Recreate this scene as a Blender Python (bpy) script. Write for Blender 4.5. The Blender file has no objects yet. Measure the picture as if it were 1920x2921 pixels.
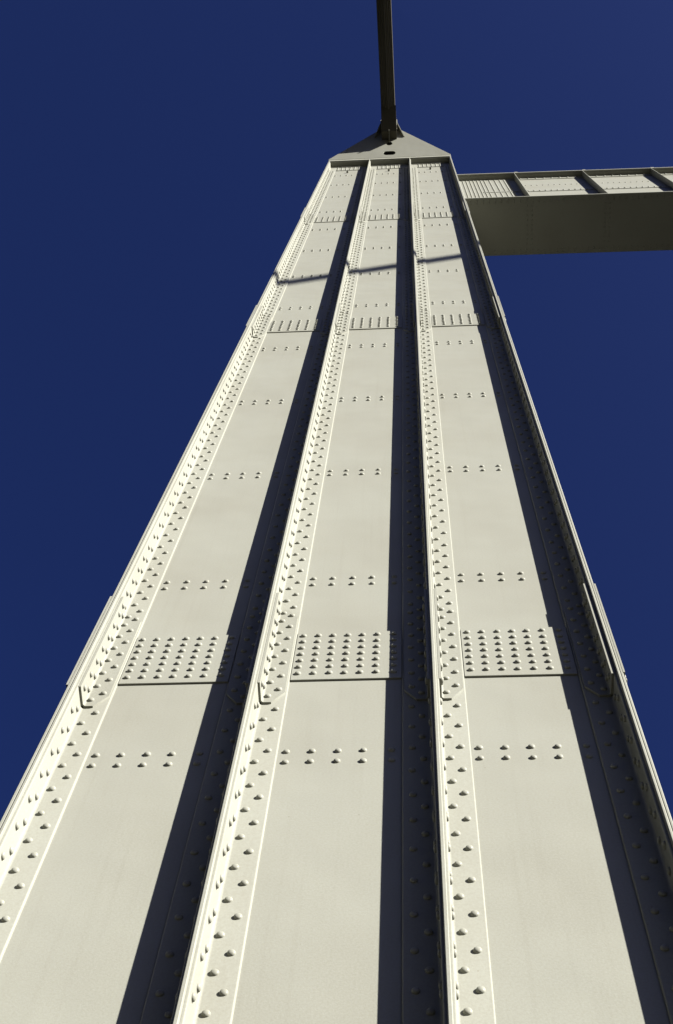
import bpy, bmesh, math, random
from mathutils import Vector, Matrix
random.seed(7)
S = bpy.context.scene
COL = S.collection
PI = math.pi

# ------------------------------------------------------------------ helpers
class MB:
    """collects geometry that becomes ONE mesh object"""
    def __init__(self):
        self.v = []; self.f = []; self.s = []
    def add(self, vs, fs, smooth=False):
        o = len(self.v)
        self.v += [tuple(p) for p in vs]
        for f in fs:
            self.f.append(tuple(i + o for i in f)); self.s.append(smooth)
    def box(self, x0, x1, y0, y1, z0, z1, b=0.003):
        """box whose long edges carry a small chamfer"""
        b = min(b, .45 * (x1 - x0), .45 * (y1 - y0), .45 * (z1 - z0))
        vs = []; idx = {}
        for sx in (0, 1):
            for sy in (0, 1):
                for sz in (0, 1):
                    c = [(x0, x1)[sx], (y0, y1)[sy], (z0, z1)[sz]]
                    d = [b if s == 0 else -b for s in (sx, sy, sz)]
                    for ax in range(3):                       # vertex lying on the face normal to ax
                        p = [c[i] + (0 if i == ax else d[i]) for i in range(3)]
                        idx[(sx, sy, sz, ax)] = len(vs); vs.append(p)
        fs = []
        def g(s, ax): return idx[(s[0], s[1], s[2], ax)]
        for ax in range(3):
            a, c = (ax + 1) % 3, (ax + 2) % 3
            for s in (0, 1):
                loop = []
                for (i, j) in ((0, 0), (1, 0), (1, 1), (0, 1)):
                    t = [0, 0, 0]; t[ax] = s; t[a] = i; t[c] = j
                    loop.append(g(t, ax))
                fs.append(loop if s else loop[::-1])
        for ax in range(3):                                    # chamfer along axis ax
            a, c = (ax + 1) % 3, (ax + 2) % 3
            for i in (0, 1):
                for j in (0, 1):
                    t0 = [0, 0, 0]; t0[a] = i; t0[c] = j; t1 = list(t0); t1[ax] = 1
                    q = [g(t0, a), g(t1, a), g(t1, c), g(t0, c)]
                    fs.append(q if (i == j) else q[::-1])
        for sx in (0, 1):
            for sy in (0, 1):
                for sz in (0, 1):
                    q = [g((sx, sy, sz), 0), g((sx, sy, sz), 1), g((sx, sy, sz), 2)]
                    fs.append(q if (sx + sy + sz) % 2 == 1 else q[::-1])
        self.add(vs, fs)
    def prism(self, poly, a, b, fn):
        """polygon (2D, ordered) swept from a to b; fn(u, v, w) -> xyz"""
        n = len(poly)
        vs = [fn(u, v, a) for u, v in poly] + [fn(u, v, b) for u, v in poly]
        fs = [[i, (i + 1) % n, n + (i + 1) % n, n + i] for i in range(n)]
        fs += [list(range(n))[::-1], [n + i for i in range(n)]]
        self.add(vs, fs)
    def rivet(self, c, nrm, r=0.0187, h=0.0138):
        """snap-head rivet: a dome standing on the surface at c"""
        n = Vector(nrm).normalized()
        t = n.orthogonal().normalized(); q = n.cross(t)
        c = Vector(c) + (t * random.gauss(0, .0011) + q * random.gauss(0, .0011))
        r *= random.uniform(.96, 1.04); h *= random.uniform(.94, 1.06)
        N = 14
        rings = ((1.0, -.1), (.985, .30), (.86, .64), (.54, .90))
        vs = []
        ph = random.random()
        for (k, z) in rings:
            for i in range(N):
                a = 2 * PI * (i + ph) / N
                vs.append(c + t * (math.cos(a) * r * k) + q * (math.sin(a) * r * k) + n * (h * z))
        vs.append(c + n * h)
        fs = []
        for k in range(3):
            for i in range(N):
                fs.append((k * N + i, k * N + (i + 1) % N, (k + 1) * N + (i + 1) % N, (k + 1) * N + i))
        for i in range(N):
            fs.append((3 * N + i, 3 * N + (i + 1) % N, 4 * N))
        self.add(vs, fs, True)
    def build(self, name, mat, parent=None, sharp=35, fix=True):
        me = bpy.data.meshes.new(name)
        me.from_pydata(self.v, [], self.f)
        me.polygons.foreach_set('use_smooth', [True] * len(self.f))
        if fix:
            bm = bmesh.new(); bm.from_mesh(me)
            bmesh.ops.recalc_face_normals(bm, faces=bm.faces)
            bm.to_mesh(me); bm.free()
        me.set_sharp_from_angle(angle=math.radians(sharp))
        me.materials.append(mat); me.update()
        o = bpy.data.objects.new(name, me); COL.objects.link(o)
        if parent: o.parent = parent
        return o

def thing(name, label, cat, loc=(0, 0, 0), group=None):
    o = bpy.data.objects.new(name, None); COL.objects.link(o)
    o.location = loc; o.empty_display_size = .3
    o['label'] = label; o['category'] = cat
    if group: o['group'] = group
    return o

# ------------------------------------------------------------------ materials
def nodes(name):
    m = bpy.data.materials.new(name); m.use_nodes = True
    nt = m.node_tree; bs = nt.nodes['Principled BSDF']
    return m, nt, bs

def paint(name, base, dark, rough=.40, peel=.25, streak=1.0):
    """old brushed bridge paint: faint mottling, rain streaks, orange peel"""
    m, nt, bs = nodes(name)
    N, L = nt.nodes.new, nt.links.new
    tc = N('ShaderNodeTexCoord')
    # large soft patches
    n1 = N('ShaderNodeTexNoise'); n1.inputs['Scale'].default_value = 1.1; n1.inputs['Detail'].default_value = 6
    L(tc.outputs['Object'], n1.inputs['Vector'])
    # vertical streaks
    mp = N('ShaderNodeMapping'); mp.inputs['Scale'].default_value = (26, 26, .55)
    L(tc.outputs['Object'], mp.inputs['Vector'])
    n2 = N('ShaderNodeTexNoise'); n2.inputs['Scale'].default_value = 1; n2.inputs['Detail'].default_value = 4
    L(mp.outputs[0], n2.inputs['Vector'])
    r2 = N('ShaderNodeMapRange'); r2.inputs[1].default_value = .56; r2.inputs[2].default_value = .80
    r2.inputs[3].default_value = 0; r2.inputs[4].default_value = .16 * streak
    L(n2.outputs[0], r2.inputs[0])
    # fine mottling
    n3 = N('ShaderNodeTexNoise'); n3.inputs['Scale'].default_value = 90; n3.inputs['Detail'].default_value = 3
    L(tc.outputs['Object'], n3.inputs['Vector'])
    r1 = N('ShaderNodeMapRange'); r1.inputs[1].default_value = .38; r1.inputs[2].default_value = .68
    r1.inputs[3].default_value = 0; r1.inputs[4].default_value = .28
    L(n1.outputs[0], r1.inputs[0])
    r3 = N('ShaderNodeMapRange'); r3.inputs[1].default_value = .3; r3.inputs[2].default_value = .7
    r3.inputs[3].default_value = 0; r3.inputs[4].default_value = .36
    L(n3.outputs[0], r3.inputs[0])
    # small chips and grit
    v = N('ShaderNodeTexVoronoi'); v.inputs['Scale'].default_value = 5.5
    L(tc.outputs['Object'], v.inputs['Vector'])
    rv = N('ShaderNodeMapRange'); rv.inputs[1].default_value = .020; rv.inputs[2].default_value = .028
    rv.inputs[3].default_value = .9; rv.inputs[4].default_value = 0
    L(v.outputs['Distance'], rv.inputs[0])
    a1 = N('ShaderNodeMath'); a1.operation = 'ADD'; L(r1.outputs[0], a1.inputs[0]); L(r2.outputs[0], a1.inputs[1])
    a2 = N('ShaderNodeMath'); a2.operation = 'ADD'; L(a1.outputs[0], a2.inputs[0]); L(r3.outputs[0], a2.inputs[1])
    a3 = N('ShaderNodeMath'); a3.operation = 'ADD'; a3.use_clamp = True
    L(a2.outputs[0], a3.inputs[0]); L(rv.outputs[0], a3.inputs[1])
    mx = N('ShaderNodeMix'); mx.data_type = 'RGBA'
    mx.inputs[6].default_value = (*base, 1); mx.inputs[7].default_value = (*dark, 1)
    L(a3.outputs[0], mx.inputs[0]); L(mx.outputs[2], bs.inputs['Base Color'])
    bs.inputs['Roughness'].default_value = rough
    rr = N('ShaderNodeMapRange'); rr.inputs[3].default_value = rough - .06; rr.inputs[4].default_value = rough + .12
    L(n1.outputs[0], rr.inputs[0]); L(rr.outputs[0], bs.inputs['Roughness'])
    bs.inputs['Specular IOR Level'].default_value = .08
    bp = N('ShaderNodeBump'); bp.inputs['Strength'].default_value = peel; bp.inputs['Distance'].default_value = .0015
    nb = N('ShaderNodeTexNoise'); nb.inputs['Scale'].default_value = 140; nb.inputs['Detail'].default_value = 2
    L(tc.outputs['Object'], nb.inputs['Vector'])
    L(nb.outputs[0], bp.inputs['Height'])
    wv = N('ShaderNodeTexNoise'); wv.inputs['Scale'].default_value = 2.6; wv.inputs['Detail'].default_value = 1
    L(tc.outputs['Object'], wv.inputs['Vector'])
    bw = N('ShaderNodeBump'); bw.inputs['Strength'].default_value = .5; bw.inputs['Distance'].default_value = .012
    L(wv.outputs[0], bw.inputs['Height']); L(bp.outputs[0], bw.inputs['Normal']); L(bw.outputs[0], bs.inputs['Normal'])
    return m

def plain(name, col, rough=.6, scale=3, var=.3, metallic=0):
    m, nt, bs = nodes(name)
    N, L = nt.nodes.new, nt.links.new
    tc = N('ShaderNodeTexCoord'); n = N('ShaderNodeTexNoise')
    n.inputs['Scale'].default_value = scale; n.inputs['Detail'].default_value = 8
    L(tc.outputs['Object'], n.inputs['Vector'])
    mx = N('ShaderNodeMix'); mx.data_type = 'RGBA'
    mx.inputs[6].default_value = (*[c * (1 - var) for c in col], 1)
    mx.inputs[7].default_value = (*[min(1, c * (1 + var)) for c in col], 1)
    L(n.outputs[0], mx.inputs[0]); L(mx.outputs[2], bs.inputs['Base Color'])
    bs.inputs['Roughness'].default_value = rough; bs.inputs['Metallic'].default_value = metallic
    bs.inputs['Specular IOR Level'].default_value = .06
    return m

WHITE = paint('white_bridge_paint', (.165, .168, .142), (.124, .120, .096))
CABLE = paint('cable_paint', (.055, .050, .036), (.028, .025, .017), rough=.5, peel=.1)
ASPHALT = plain('asphalt', (.024, .023, .020), .9, 12, .3)
CONCRETE = plain('concrete', (.05, .046, .04), .85, 6, .25)
WATER = plain('river_water', (.008, .010, .008), .8, .05, .3)

# ------------------------------------------------------------------ tower leg
Z0, ZT = -9.0, 29.055          # deck level and underside of the cap
DF = .172                      # how far the ribs stand out from the panels
tower = thing('bridge_tower', 'tall riveted off-white steel bridge tower with three recessed panels between four ribs, seen from below',
              'bridge tower', (1.32, .8, Z0))
OFF = Vector((-1.32, -.8, -Z0))
def tpart(mb, name, mat=WHITE, parent=None, sharp=35):
    par = parent or tower
    mb.v = [tuple(Vector(p) + OFF) for p in mb.v]
    return mb.build(name, CABLE if name == 'cable_shoe' else mat, par, sharp)

ROWS = [-8.05, -5.67, -3.27, -.881, 1.516, 3.923, 6.313, 8.697, 11.09, 13.49, 15.888, 18.26, 20.66, 23.03, 25.25, 27.17]
SPL = [-9.6, 0.0, 9.6, 19.2]          # splice levels

# rivet stations along the corner angles: B row, and A row between
def stations(top):
    B = []
    def seg(z0, z1, first=5, last=5):
        L = z1 - z0
        n = max(2, round((L - .2145 * first - .236 * last) / .252))
        inc = [.2145] * first + [.252] * n + [.236] * last
        k = L / sum(inc)
        z = z0; out = [z0]
        for i in inc:
            z += i * k; out.append(z)
        return out
    segs = []
    segs.append([z for z in seg(-8.547, -.372) if z > Z0 + .2])
    segs.append(seg(1.053, 9.228)); segs.append(seg(10.653, 18.828)); segs.append(seg(20.253, top))
    return segs
SEG = stations(28.1)
plainB = [z for s in SEG for z in s]
plainA = [(a + b) / 2 for s in SEG for a, b in zip(s, s[1:])] + [1.16, ]
covA0 = [.976 - .173 * i for i in range(8)]
covA0[0] = .93
covB0 = [.889 - .174 * i for i in range(7)]

TK = .015     # angle thickness
CV = .013     # cover thickness
def angle_profile(lp, lr):
    """L section: u away from the rib, v out of the panel; rounded toes, filleted root"""
    r, R = .008, .017
    P = [(0, 0), (lp, 0)]
    for i in range(5):
        a = PI / 2 * i / 4
        P.append((lp - r + r * math.cos(a), TK - r + r * math.sin(a)))
    for i in range(7):
        a = PI / 2 * i / 6
        P.append((TK + R - R * math.sin(a), TK + R - R * math.cos(a)))
    for i in range(5):
        a = PI / 2 * i / 4
        P.append((TK - r + r * math.cos(a), lr - r + r * math.sin(a)))
    P.append((0, lr))
    return P

def corner_angle(xw, sgn, leg, xa, xb):
    """angle in the corner of panel and rib; xw rib face, sgn +1 when the rib is on its left"""
    mb = MB()
    fn = lambda u, v, w: (xw + sgn * u, -v, w)
    mb.prism(angle_profile(leg, .150), Z0, 28.93, fn)
    ya, yb = -.1065, -.0555
    for z in plainB:
        mb.rivet((xb, -TK, z), (0, -1, 0)); mb.rivet((xw + sgn * TK, yb, z - .02), (sgn, 0, 0))
    for z in plainA:
        mb.rivet((xa, -TK, z), (0, -1, 0)); mb.rivet((xw + sgn * TK, ya, z - .014), (sgn, 0, 0))
    return tpart(mb, 'corner_angle', sharp=40)

def cover_angle(xw, sgn, edge, xa, xb, zs, leg=.150):
    """splice cover lying on the corner angle, lower corner cut off"""
    mb = MB()
    lo, hi = zs - .305, zs + .985
    e = abs(edge - xw) - .012
    U0 = TK + .001
    c0, c1 = e - .068, .117
    out = [(U0, lo), (c0, lo), (e, lo + c1), (e, hi - c1), (c0, hi), (U0, hi)]
    mb.prism(out, TK - .001, TK + CV, lambda u, z, v: (xw + sgn * u, -v, z))
    fr = [(TK + .001, lo), (leg, lo), (leg, hi), (TK + .001, hi)]
    mb.prism(fr, TK - .001, TK + CV, lambda v, z, u: (xw + sgn * u, -v, z))
    R = .014; q = TK + CV
    P = [(q - .003, q - .003), (q + R, q - .003)]
    for i in range(7):
        a = PI / 2 * i / 6
        P.append((q + R - R * math.sin(a), q + R - R * math.cos(a)))
    P.append((q - .003, q + R))
    mb.prism(P, lo + .001, hi - .001, lambda u, v, w: (xw + sgn * u, -v, w))
    y = -TK - CV
    for z in covA0:
        mb.rivet((xa, y, zs + z), (0, -1, 0)); mb.rivet((xw + sgn * q, -.1065, zs + z), (sgn, 0, 0))
    for z in covB0:
        mb.rivet((xb, y, zs + z), (0, -1, 0)); mb.rivet((xw + sgn * q, -.0555, zs + z), (sgn, 0, 0))
    return tpart(mb, 'cover_angle', sharp=40)

for k in range(3):
    # recessed plate with its pairs of rivet rows
    mb = MB()
    seams = [Z0] + [z + .30 for z in SPL[1:]] + [ZT]
    for a, b in zip(seams, seams[1:]):
        mb.box(k - .1615, k + .8165, 0, .016, a, b - .0005, .001)
    for zr in ROWS:
        for dz in (-.0545, .0545):
            for j in range(5):
                mb.rivet((k + (.046, .1795, .313, .446, .594)[j], 0, zr + dz), (0, -1, 0))
    # drain stub below the cap
    c = Vector((k + .319, 0, 27.77)); n = 12
    ring = lambda r, y: [(c.x + r * math.cos(2 * PI * i / n), y, c.z + r * math.sin(2 * PI * i / n)) for i in range(n)]
    vs = ring(.030, .002) + ring(.030, -.05) + ring(.022, -.05) + ring(.022, -.005)
    fs = [(s * n + i, s * n + (i + 1) % n, (s + 1) * n + (i + 1) % n, (s + 1) * n + i) for s in range(3) for i in range(n)]
    fs.append([3 * n + i for i in range(n)])
    mb.add(vs, fs)
    tpart(mb, 'panel_plate')
    xl, xr = k - .162, k + .817
    corner_angle(xl, 1, .162, k - .1035, k - .048)
    corner_angle(xr, -1, .170, k + .756, k + .699)
    for zs in SPL[1:]:
        cover_angle(xl, 1, k + 0.0, k - .1035, k - .048, zs, .1495)
        cover_angle(xr, -1, k + .647, k + .756, k + .699, zs, .157 if k == 2 else .148)
        mb = MB()
        mb.box(k + .0025, k + .6435, -.012, 0, zs, zs + .655, .002)
        cols = [.044 + .0905 * i for i in range(6)] + [.598] if zs == 0 else [.044 + .1075 * i for i in range(6)]
        for x in cols:
            for i in range(7):
                mb.rivet((k + x, -.012, zs + .0775 + .0878 * i), (0, -1, 0))
        tpart(mb, 'splice_plate')
    # plate and horizontal angle under the cap
    mb = MB()
    mb.box(k + .0025, k + .6435, -.012, 0, 28.30, 29.05, .002)
    mb.box(k - .145, k + .79, -.030, -.0155, 28.94, 29.05, .003)
    mb.box(k - .145, k + .79, -.15, -.0305, 29.037, 29.05, .003)
    for j in range(6):
        for i in range(7):
            mb.rivet((k + .044 + .104 * j, -.012, 28.36 + .085 * i), (0, -1, 0))
        mb.rivet((k + .044 + .104 * j, -.030, 28.99), (0, -1, 0))
    tpart(mb, 'head_plate')

# ribs: two inner webs, two outer side walls made of two plates each
for k in (1, 2):
    mb = MB(); mb.box(k - .183, k - .1625, -DF, .6, Z0, ZT, .004); tpart(mb, 'rib')
for (pl, sx) in (((-.1815, -.1625), -1), ((2.8175, 2.8335), 1)):
    mb = MB(); mb.box(pl[0], pl[1], -DF, 1.75, Z0, ZT, .004)
    if sx < 0: mb.box(-.2018, -.1820, -DF + .003, 1.75, Z0, ZT, .004)
    else:      mb.box(2.8340, 2.8500, -DF + .003, 1.75, Z0, ZT, .004)
    r = tpart(mb, 'side_wall')
    for zs in SPL[1:]:
        mb = MB()
        xs = -.2020 if sx < 0 else 2.8502
        a, b = sorted((xs, xs + sx * .0105))
        pts = [(-DF + .003, zs - .318), (1.5, zs - .318), (1.5, zs + .99), (-.14, zs + .99), (-DF + .003, zs + .95)]
        mb.prism(pts, a, b, lambda y, z, x: (x, y, z))
        for i in range(14):
            for j in range(16):
                mb.rivet((xs + sx * .0105, -.11 + .1 * j, zs - .27 + .093 * i), (sx, 0, 0))
        if sx > 0:
            mb.box(2.8502, 2.860, -DF + .01, -.06, zs - .40, zs - .372, .003)
        tpart(mb, 'outer_cover_plate')
mb = MB(); mb.box(-.16, 2.816, 1.70, 1.72, Z0, ZT, .003); tpart(mb, 'back_plate')

# cap and the leaning front plate the cable comes through
mb = MB()
mb.box(-.204, 2.853, -.176, 1.78, ZT, 29.285, .006)
tpart(mb, 'cap')
XC = 1.3225
PB = Vector((XC, -.172, 29.290)); E = Vector((0, -.465, .885)).normalized(); NO = Vector((0, -.885, -.465)).normalized()
def on_plate(u, t, n=0.0):
    return PB + Vector((u, 0, 0)) + E * t + NO * n
cu = bpy.data.curves.new('saddle_front', 'CURVE'); cu.dimensions = '2D'; cu.fill_mode = 'BOTH'
def spline(pts):
    sp = cu.splines.new('POLY'); sp.points.add(len(pts) - 1)
    for p, q in zip(sp.points, pts): p.co = (q[0], q[1], 0, 1)
    sp.use_cyclic_u = True
spline([(-1.525, .0), (1.53, .0), (1.53, .03), (.30, 1.235), (.21, 1.37), (-.21, 1.37), (-.26, 1.255), (-1.525, .03)])
spline([(.080 * math.cos(2 * PI * i / 20), .63 + .082 * math.sin(2 * PI * i / 20)) for i in range(20)])
slot = [(.075 + .08 * math.cos(a), .20 + .085 * math.sin(a)) for a in [(-PI / 2 + PI * i / 10) for i in range(11)]]
slot += [(-.075 - .08 * math.cos(a), .20 - .085 * math.sin(a)) for a in [(-PI / 2 + PI * i / 10) for i in range(11)]]
spline(slot)
cu.extrude = .010; cu.bevel_depth = .002
tmp = bpy.data.objects.new('tmp', cu); COL.objects.link(tmp)
bpy.context.view_layer.update()
me = bpy.data.meshes.new_from_object(tmp.evaluated_get(bpy.context.evaluated_depsgraph_get()))
bpy.data.objects.remove(tmp)
me.name = 'saddle_front'; me.materials.clear(); me.materials.append(WHITE)
sf = bpy.data.objects.new('saddle_front', me); COL.objects.link(sf); sf.parent = tower
X3 = Vector((1, 0, 0)); mt = Matrix((X3, E, X3.cross(E))).transposed().to_4x4(); mt.translation = PB + OFF
sf.matrix_local = mt

# hollow housing behind the front plate
mb = MB()
fl = [on_plate(-1.50, .012, -.014), on_plate(1.505, .012, -.014), on_plate(.27, 1.22, -.014), on_plate(-.24, 1.24, -.014)]
bk = [Vector((XC - 1.50, 1.75, 29.29)), Vector((XC + 1.505, 1.75, 29.29)), Vector((XC + .27, 1.75, 30.6)), Vector((XC - .24, 1.75, 30.6))]
def quad(a, b, c, d, th=.012):
    n = (Vector(b) - Vector(a)).cross(Vector(d) - Vector(a)).normalized() * th
    vs = [Vector(p) for p in (a, b, c, d)]; vs += [p - n for p in vs]
    mb.add(vs, [(0, 1, 2, 3), (7, 6, 5, 4), (0, 4, 5, 1), (1, 5, 6, 2), (2, 6, 7, 3), (3, 7, 4, 0)])
quad(fl[0], fl[3], bk[3], bk[0]); quad(fl[1], bk[1], bk[2], fl[2]); quad(fl[3], fl[2], bk[2], bk[3]); quad(bk[0], bk[3], bk[2], bk[1])
tpart(mb, 'saddle_housing')

# collar round the cable and the three fins that carry it
TCAB = 1.45
mb = MB()
hexa = lambda R: [(R * math.sin(PI / 3 * i), R * math.cos(PI / 3 * i)) for i in range(6)]
R0, R1 = .222, .250
hi_, ho = hexa(R0), hexa(R1)
for i in range(6):
    j = (i + 1) % 6
    pr = [hi_[i], hi_[j], ho[j], ho[i]]
    mb.prism(pr, .012, .11, lambda u, t, n: on_plate(u, TCAB + t, n))
tpart(mb, 'cable_collar')
for (u0, t0, u1, t1) in ((.385, .90, .215, 1.30), (-.37, .92, -.215, 1.30)):
    mb = MB()
    a = on_plate(u0, t0, .011); b = on_plate(u1, t1, .011)
    d = (b - a).normalized(); s = d.cross(NO).normalized() * .009
    c = on_plate(u1, t1, .19); a2 = on_plate(u0, t0, .03)
    vs = [a - s, b - s, c - s, a2 - s, a + s, b + s, c + s, a2 + s]
    mb.add(vs, [(0, 1, 2, 3), (7, 6, 5, 4), (0, 4, 5, 1), (1, 5, 6, 2), (2, 6, 7, 3), (3, 7, 4, 0)])
    tpart(mb, 'fin')

# shoe under the cable, with its middle fin
mb = MB()
sh = [(.82, .011), (1.30, .011), (1.42, .62), (.80, .26)]
mb.prism(sh, -.185, .195, lambda t, n, u: on_plate(u, t, n))
tpart(mb, 'cable_shoe')
mb = MB()
mb.prism([(.70, .011), (.835, .011), (.81, .30), (.79, .30), (.695, .03)], -.002, .012, lambda t, n, u: on_plate(u, t, n))
tpart(mb, 'fin')

# ------------------------------------------------------------------ main cables
CA = math.radians(20)      # slope of the cables at the tower
def cable(name, label, x0, cx):
    c = Vector((cx, -math.cos(CA), -math.sin(CA))).normalized()
    A = Vector((x0, PB.y, PB.z)) + E * TCAB
    back = Vector((0, math.cos(CA), -math.sin(CA)))
    Bp = Vector((x0, 1.95, A.z + .25))
    path = [A + c * 95, A + c * 60, A + c * 30, A + c * 12, A + c * 4, A, A - c * .9 + Vector((0, 0, -.12)), Bp, Bp + back * 4, Bp + back * 12, Bp + back * 60]
    d = .0455
    o = thing(name, label, 'suspension cable', tuple(A), 'main cables of the bridge')
    mb = MB()
    def frame(i):
        t = (path[min(i + 1, len(path) - 1)] - path[max(i - 1, 0)]).normalized()
        r = Vector((1, 0, 0)); u = r.cross(t).normalized()
        if u.z < 0: u = -u
        return r, u
    fr = [frame(i) for i in range(len(path))]
    hexR = 4 * d
    cen = []
    for i in range(6):
        a = (math.sin(PI / 3 * i) * hexR, math.cos(PI / 3 * i) * hexR)
        b = (math.sin(PI / 3 * (i + 1)) * hexR, math.cos(PI / 3 * (i + 1)) * hexR)
        for k in range(4):
            cen.append((a[0] + (b[0] - a[0]) * k / 4, a[1] + (b[1] - a[1]) * k / 4))
    def tube(cx_, cy_, rad, n):
        vs = []
        for p, (r, u) in zip(path, fr):
            for i in range(n):
                a = 2 * PI * i / n
                vs.append(p + r * (cx_ + rad * math.cos(a)) + u * (cy_ + rad * math.sin(a)) - A)
        fs = []
        for k in range(len(path) - 1):
            for i in range(n):
                fs.append((k * n + i, k * n + (i + 1) % n, (k + 1) * n + (i + 1) % n, (k + 1) * n + i))
        fs += [tuple(range(n)), tuple(len(vs) - n + i for i in range(n))]
        mb.add(vs, fs)
    for q in cen: tube(q[0], q[1], d * .5, 10)
    vs = []                                                     # packed core
    for p, (r, u) in zip(path, fr):
        for i in range(6):
            vs.append(p + r * (hexR * math.sin(PI / 3 * i)) + u * (hexR * math.cos(PI / 3 * i)) - A)
    fs = [(k * 6 + i, k * 6 + (i + 1) % 6, (k + 1) * 6 + (i + 1) % 6, (k + 1) * 6 + i) for k in range(len(path) - 1) for i in range(6)]
    mb.add(vs, fs)
    mb.build('strand_bundle', CABLE, o, 60)
    return o
cable('suspension_cable', 'dark hexagonal suspension cable rising from the gusset on top of the tower', XC, -.005)
CABLE2X = 26.2
cable('suspension_cable', 'second suspension cable outside the picture that throws the slanting shadow across the tower panels', CABLE2X, 0)

# ------------------------------------------------------------------ cross beam
beam = thing('cross_beam', 'deep riveted steel cross beam reaching from the tower to the right, its underside in shade', 'cross beam', (2.85, .2, 25.9))
beam.rotation_euler = (0, 0, .0075)
BL = 27.6
ZB, ZU = 23.55 - 25.9, 28.33 - 25.9
def bpart(mb, name, sharp=35): return mb.build(name, WHITE, beam, sharp)
DB = .165
mb = MB(); mb.box(.012, BL, 0, 1.24, ZU - .075, ZU, .004)
mb.box(.012, BL, .045, DB - .015, ZU - .09, ZU - .076, .003)
for i in range(16):                                                       # stub plates standing on the flange edge
    mb.box(1.52 + 1.65 * i, 1.60 + 1.65 * i, .0, .05, ZU + .001, ZU + .10, .003)
bpart(mb, 'top_flange')
mb = MB(); mb.box(.012, BL, 0, 1.24, ZB, ZB + .05, .004)
for x in [i * .132 + .1 for i in range(60)]:
    for y in (.06, .115, 1.12, 1.18): mb.rivet((x, y, ZB), (0, 0, -1))
for s in range(1, 6):
    for y in [.2 + .1 * j for j in range(9)]:
        for dx in (-.05, .05): mb.rivet((s * 1.65 - .16 + dx, y, ZB), (0, 0, -1))
bpart(mb, 'bottom_flange')
STX = [1.50 + 1.65 * i for i in range(16)]
mb = MB()
mb.box(.012, BL, DB, DB + .02, ZB + .05, ZU - .075, .002)
mb.box(1.36, BL, DB - .012, DB, 25.67 - 25.9, ZU - .08, .002)              # upper course, one plate proud
mb.box(1.36, BL, DB - .026, DB - .0125, 27.98 - 25.9, ZU - .08, .003)      # flange angle leg
for s in range(3):
    x0 = STX[s] + .14
    for i in range(11):
        x = x0 + .133 * i
        mb.rivet((x, DB - .012, 25.74 - 25.9), (0, -1, 0), .023, .019)
        mb.rivet((x + .03, DB - .012, 26.78 - 25.9), (0, -1, 0))
    for i in range(8):
        mb.rivet((x0 + .19 * i, DB - .026, 28.10 - 25.9), (0, -1, 0), .024, .02)
bpart(mb, 'web_plate')
mb = MB(); mb.box(.012, BL, 1.06, 1.08, ZB + .05, ZU - .075, .002); bpart(mb, 'rear_web_plate')
mb = MB()
mb.box(.012, 1.355, DB - .013, DB, 24.3 - 25.9, ZU - .08, .002)
gx = [.07 + .0865 * i for i in range(9)] + [.885, 1.01, 1.13, 1.235, 1.31]
for x in gx:
    for i in range(38):
        mb.rivet((x, DB - .013, 24.4 - 25.9 + .1 * i), (0, -1, 0), .018, .015)
bpart(mb, 'gusset_plate')
mb = MB(); mb.box(.62, 1.40, DB - .024, DB - .0135, 25.67 - 25.9, 25.75 - 25.9, .002); bpart(mb, 'joint_strip')
for i, x in enumerate(STX):
    mb = MB()
    mb.box(x, x + .016, .004, DB - .0125, ZB + .051, ZU - .076, .003)
    mb.box(x + .0165, x + .12, DB - .026, DB - .0125, ZB + .051, ZU - .41 , .003)
    bpart(mb, 'stiffener')

# ------------------------------------------------------------------ deck, river
def struct(mb, name, mat):
    o = mb.build(name, mat); o['kind'] = 'structure'; return o
mb = MB(); mb.box(-6, 38, -140, 140, Z0 - 1.2, Z0 - .02, .02); struct(mb, 'road', ASPHALT)
mb = MB(); mb.box(-6, -.6, -140, 140, Z0 - .016, Z0 + .12, .02); struct(mb, 'pavement', CONCRETE)
mb = MB(); R = 9000
mb.add([(-R, -R, -26), (R, -R, -26), (R, R, -26), (-R, R, -26)], [(0, 1, 2, 3)]); struct(mb, 'river_water', WATER)

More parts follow.
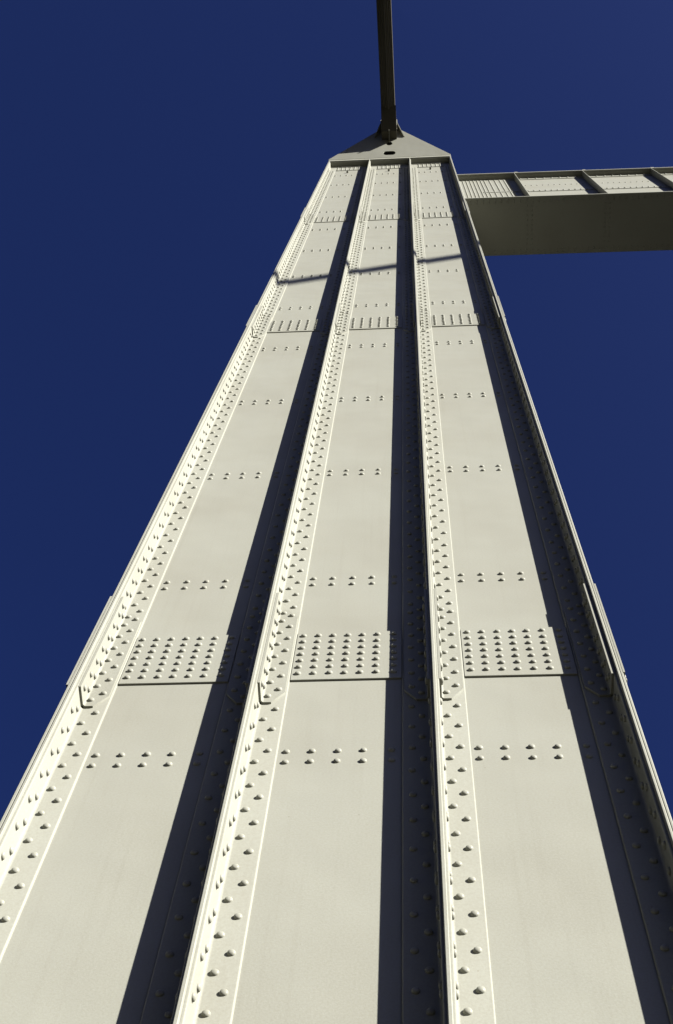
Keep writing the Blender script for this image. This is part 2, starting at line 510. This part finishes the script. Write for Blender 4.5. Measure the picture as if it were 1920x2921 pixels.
# unseen ring of wooded hills, added to block low sky light and deepen shadows
mb = MB(); NH = 96; vs = []; fs = []
prof = ((900, -26.0, 0), (1500, 70, .3), (2300, 330, .8), (3300, 580, 1), (5200, 500, .6))
ph = [random.uniform(0, 6.28) for _ in range(6)]
for (rr, hh, am) in prof:
    for i in range(NH):
        a = 2 * PI * i / NH
        w = sum(math.sin((j + 2) * a + ph[j]) / (j + 2) for j in range(6))
        h = hh * (1 + .22 * w * am) + random.uniform(-12, 12) * am
        vs.append((rr * math.cos(a) * (1 + .06 * w), rr * math.sin(a) * (1 + .06 * w), h))
for k in range(len(prof) - 1):
    for i in range(NH):
        fs.append((k * NH + i, k * NH + (i + 1) % NH, (k + 1) * NH + (i + 1) % NH, (k + 1) * NH + i))
mb.add(vs, fs); struct(mb, 'added_hills', plain('added_wooded_hills', (.018, .022, .012), 1.0, .02, .4))

# ------------------------------------------------------------------ light
sd = Vector((1.564, -1.0, .70)).normalized()
el = math.asin(sd.z); az = math.atan2(sd.x, sd.y)
W = bpy.data.worlds.new('World'); S.world = W; W.use_nodes = True
nt = W.node_tree; bg = nt.nodes['Background']
sky = nt.nodes.new('ShaderNodeTexSky'); sky.sky_type = 'NISHITA'; sky.sun_disc = False
sky.sun_elevation = el; sky.sun_rotation = az
sky.altitude = 0; sky.air_density = .4; sky.dust_density = 2.4; sky.ozone_density = 7.0
pol = nt.nodes.new('ShaderNodeMix'); pol.data_type = 'RGBA'; pol.blend_type = 'MULTIPLY'; pol.inputs[0].default_value = 1
pol.inputs[7].default_value = (0.305, 0.305, 0.495, 1)          # a polarised, deep blue sky
nt.links.new(sky.outputs[0], pol.inputs[6]); nt.links.new(pol.outputs[2], bg.inputs[0]); bg.inputs[1].default_value = .05
ld = bpy.data.lights.new('sun', 'SUN'); ld.energy = 5.0; ld.angle = math.radians(.53); ld.color = (1.0, .96, .90)
lo = bpy.data.objects.new('sun', ld); COL.objects.link(lo)
lo.rotation_euler = sd.to_track_quat('Z', 'Y').to_euler(); lo.location = (20, -20, 30)

# ------------------------------------------------------------------ camera
cd = bpy.data.cameras.new('camera'); cam = bpy.data.objects.new('camera', cd); COL.objects.link(cam)
M = Matrix(((0.9979721461, 0.0461275182, 0.0438616873), (0.0290518796, -0.9432095782, 0.33092549), (0.0566355351, -0.3289801570, -0.9426369781)))
mw = M.transposed().to_4x4(); mw.translation = (1.7603, -3.6004, -7.3784)
cam.matrix_world = mw
cd.sensor_fit = 'HORIZONTAL'; cd.sensor_width = 36; cd.lens = 4060 / 1920 * 36
cd.clip_end = 20000; cd.clip_start = .05
S.camera = cam
S.view_settings.view_transform = 'Standard'; S.view_settings.look = 'None'
S.view_settings.exposure = 2.36; S.view_settings.gamma = 1
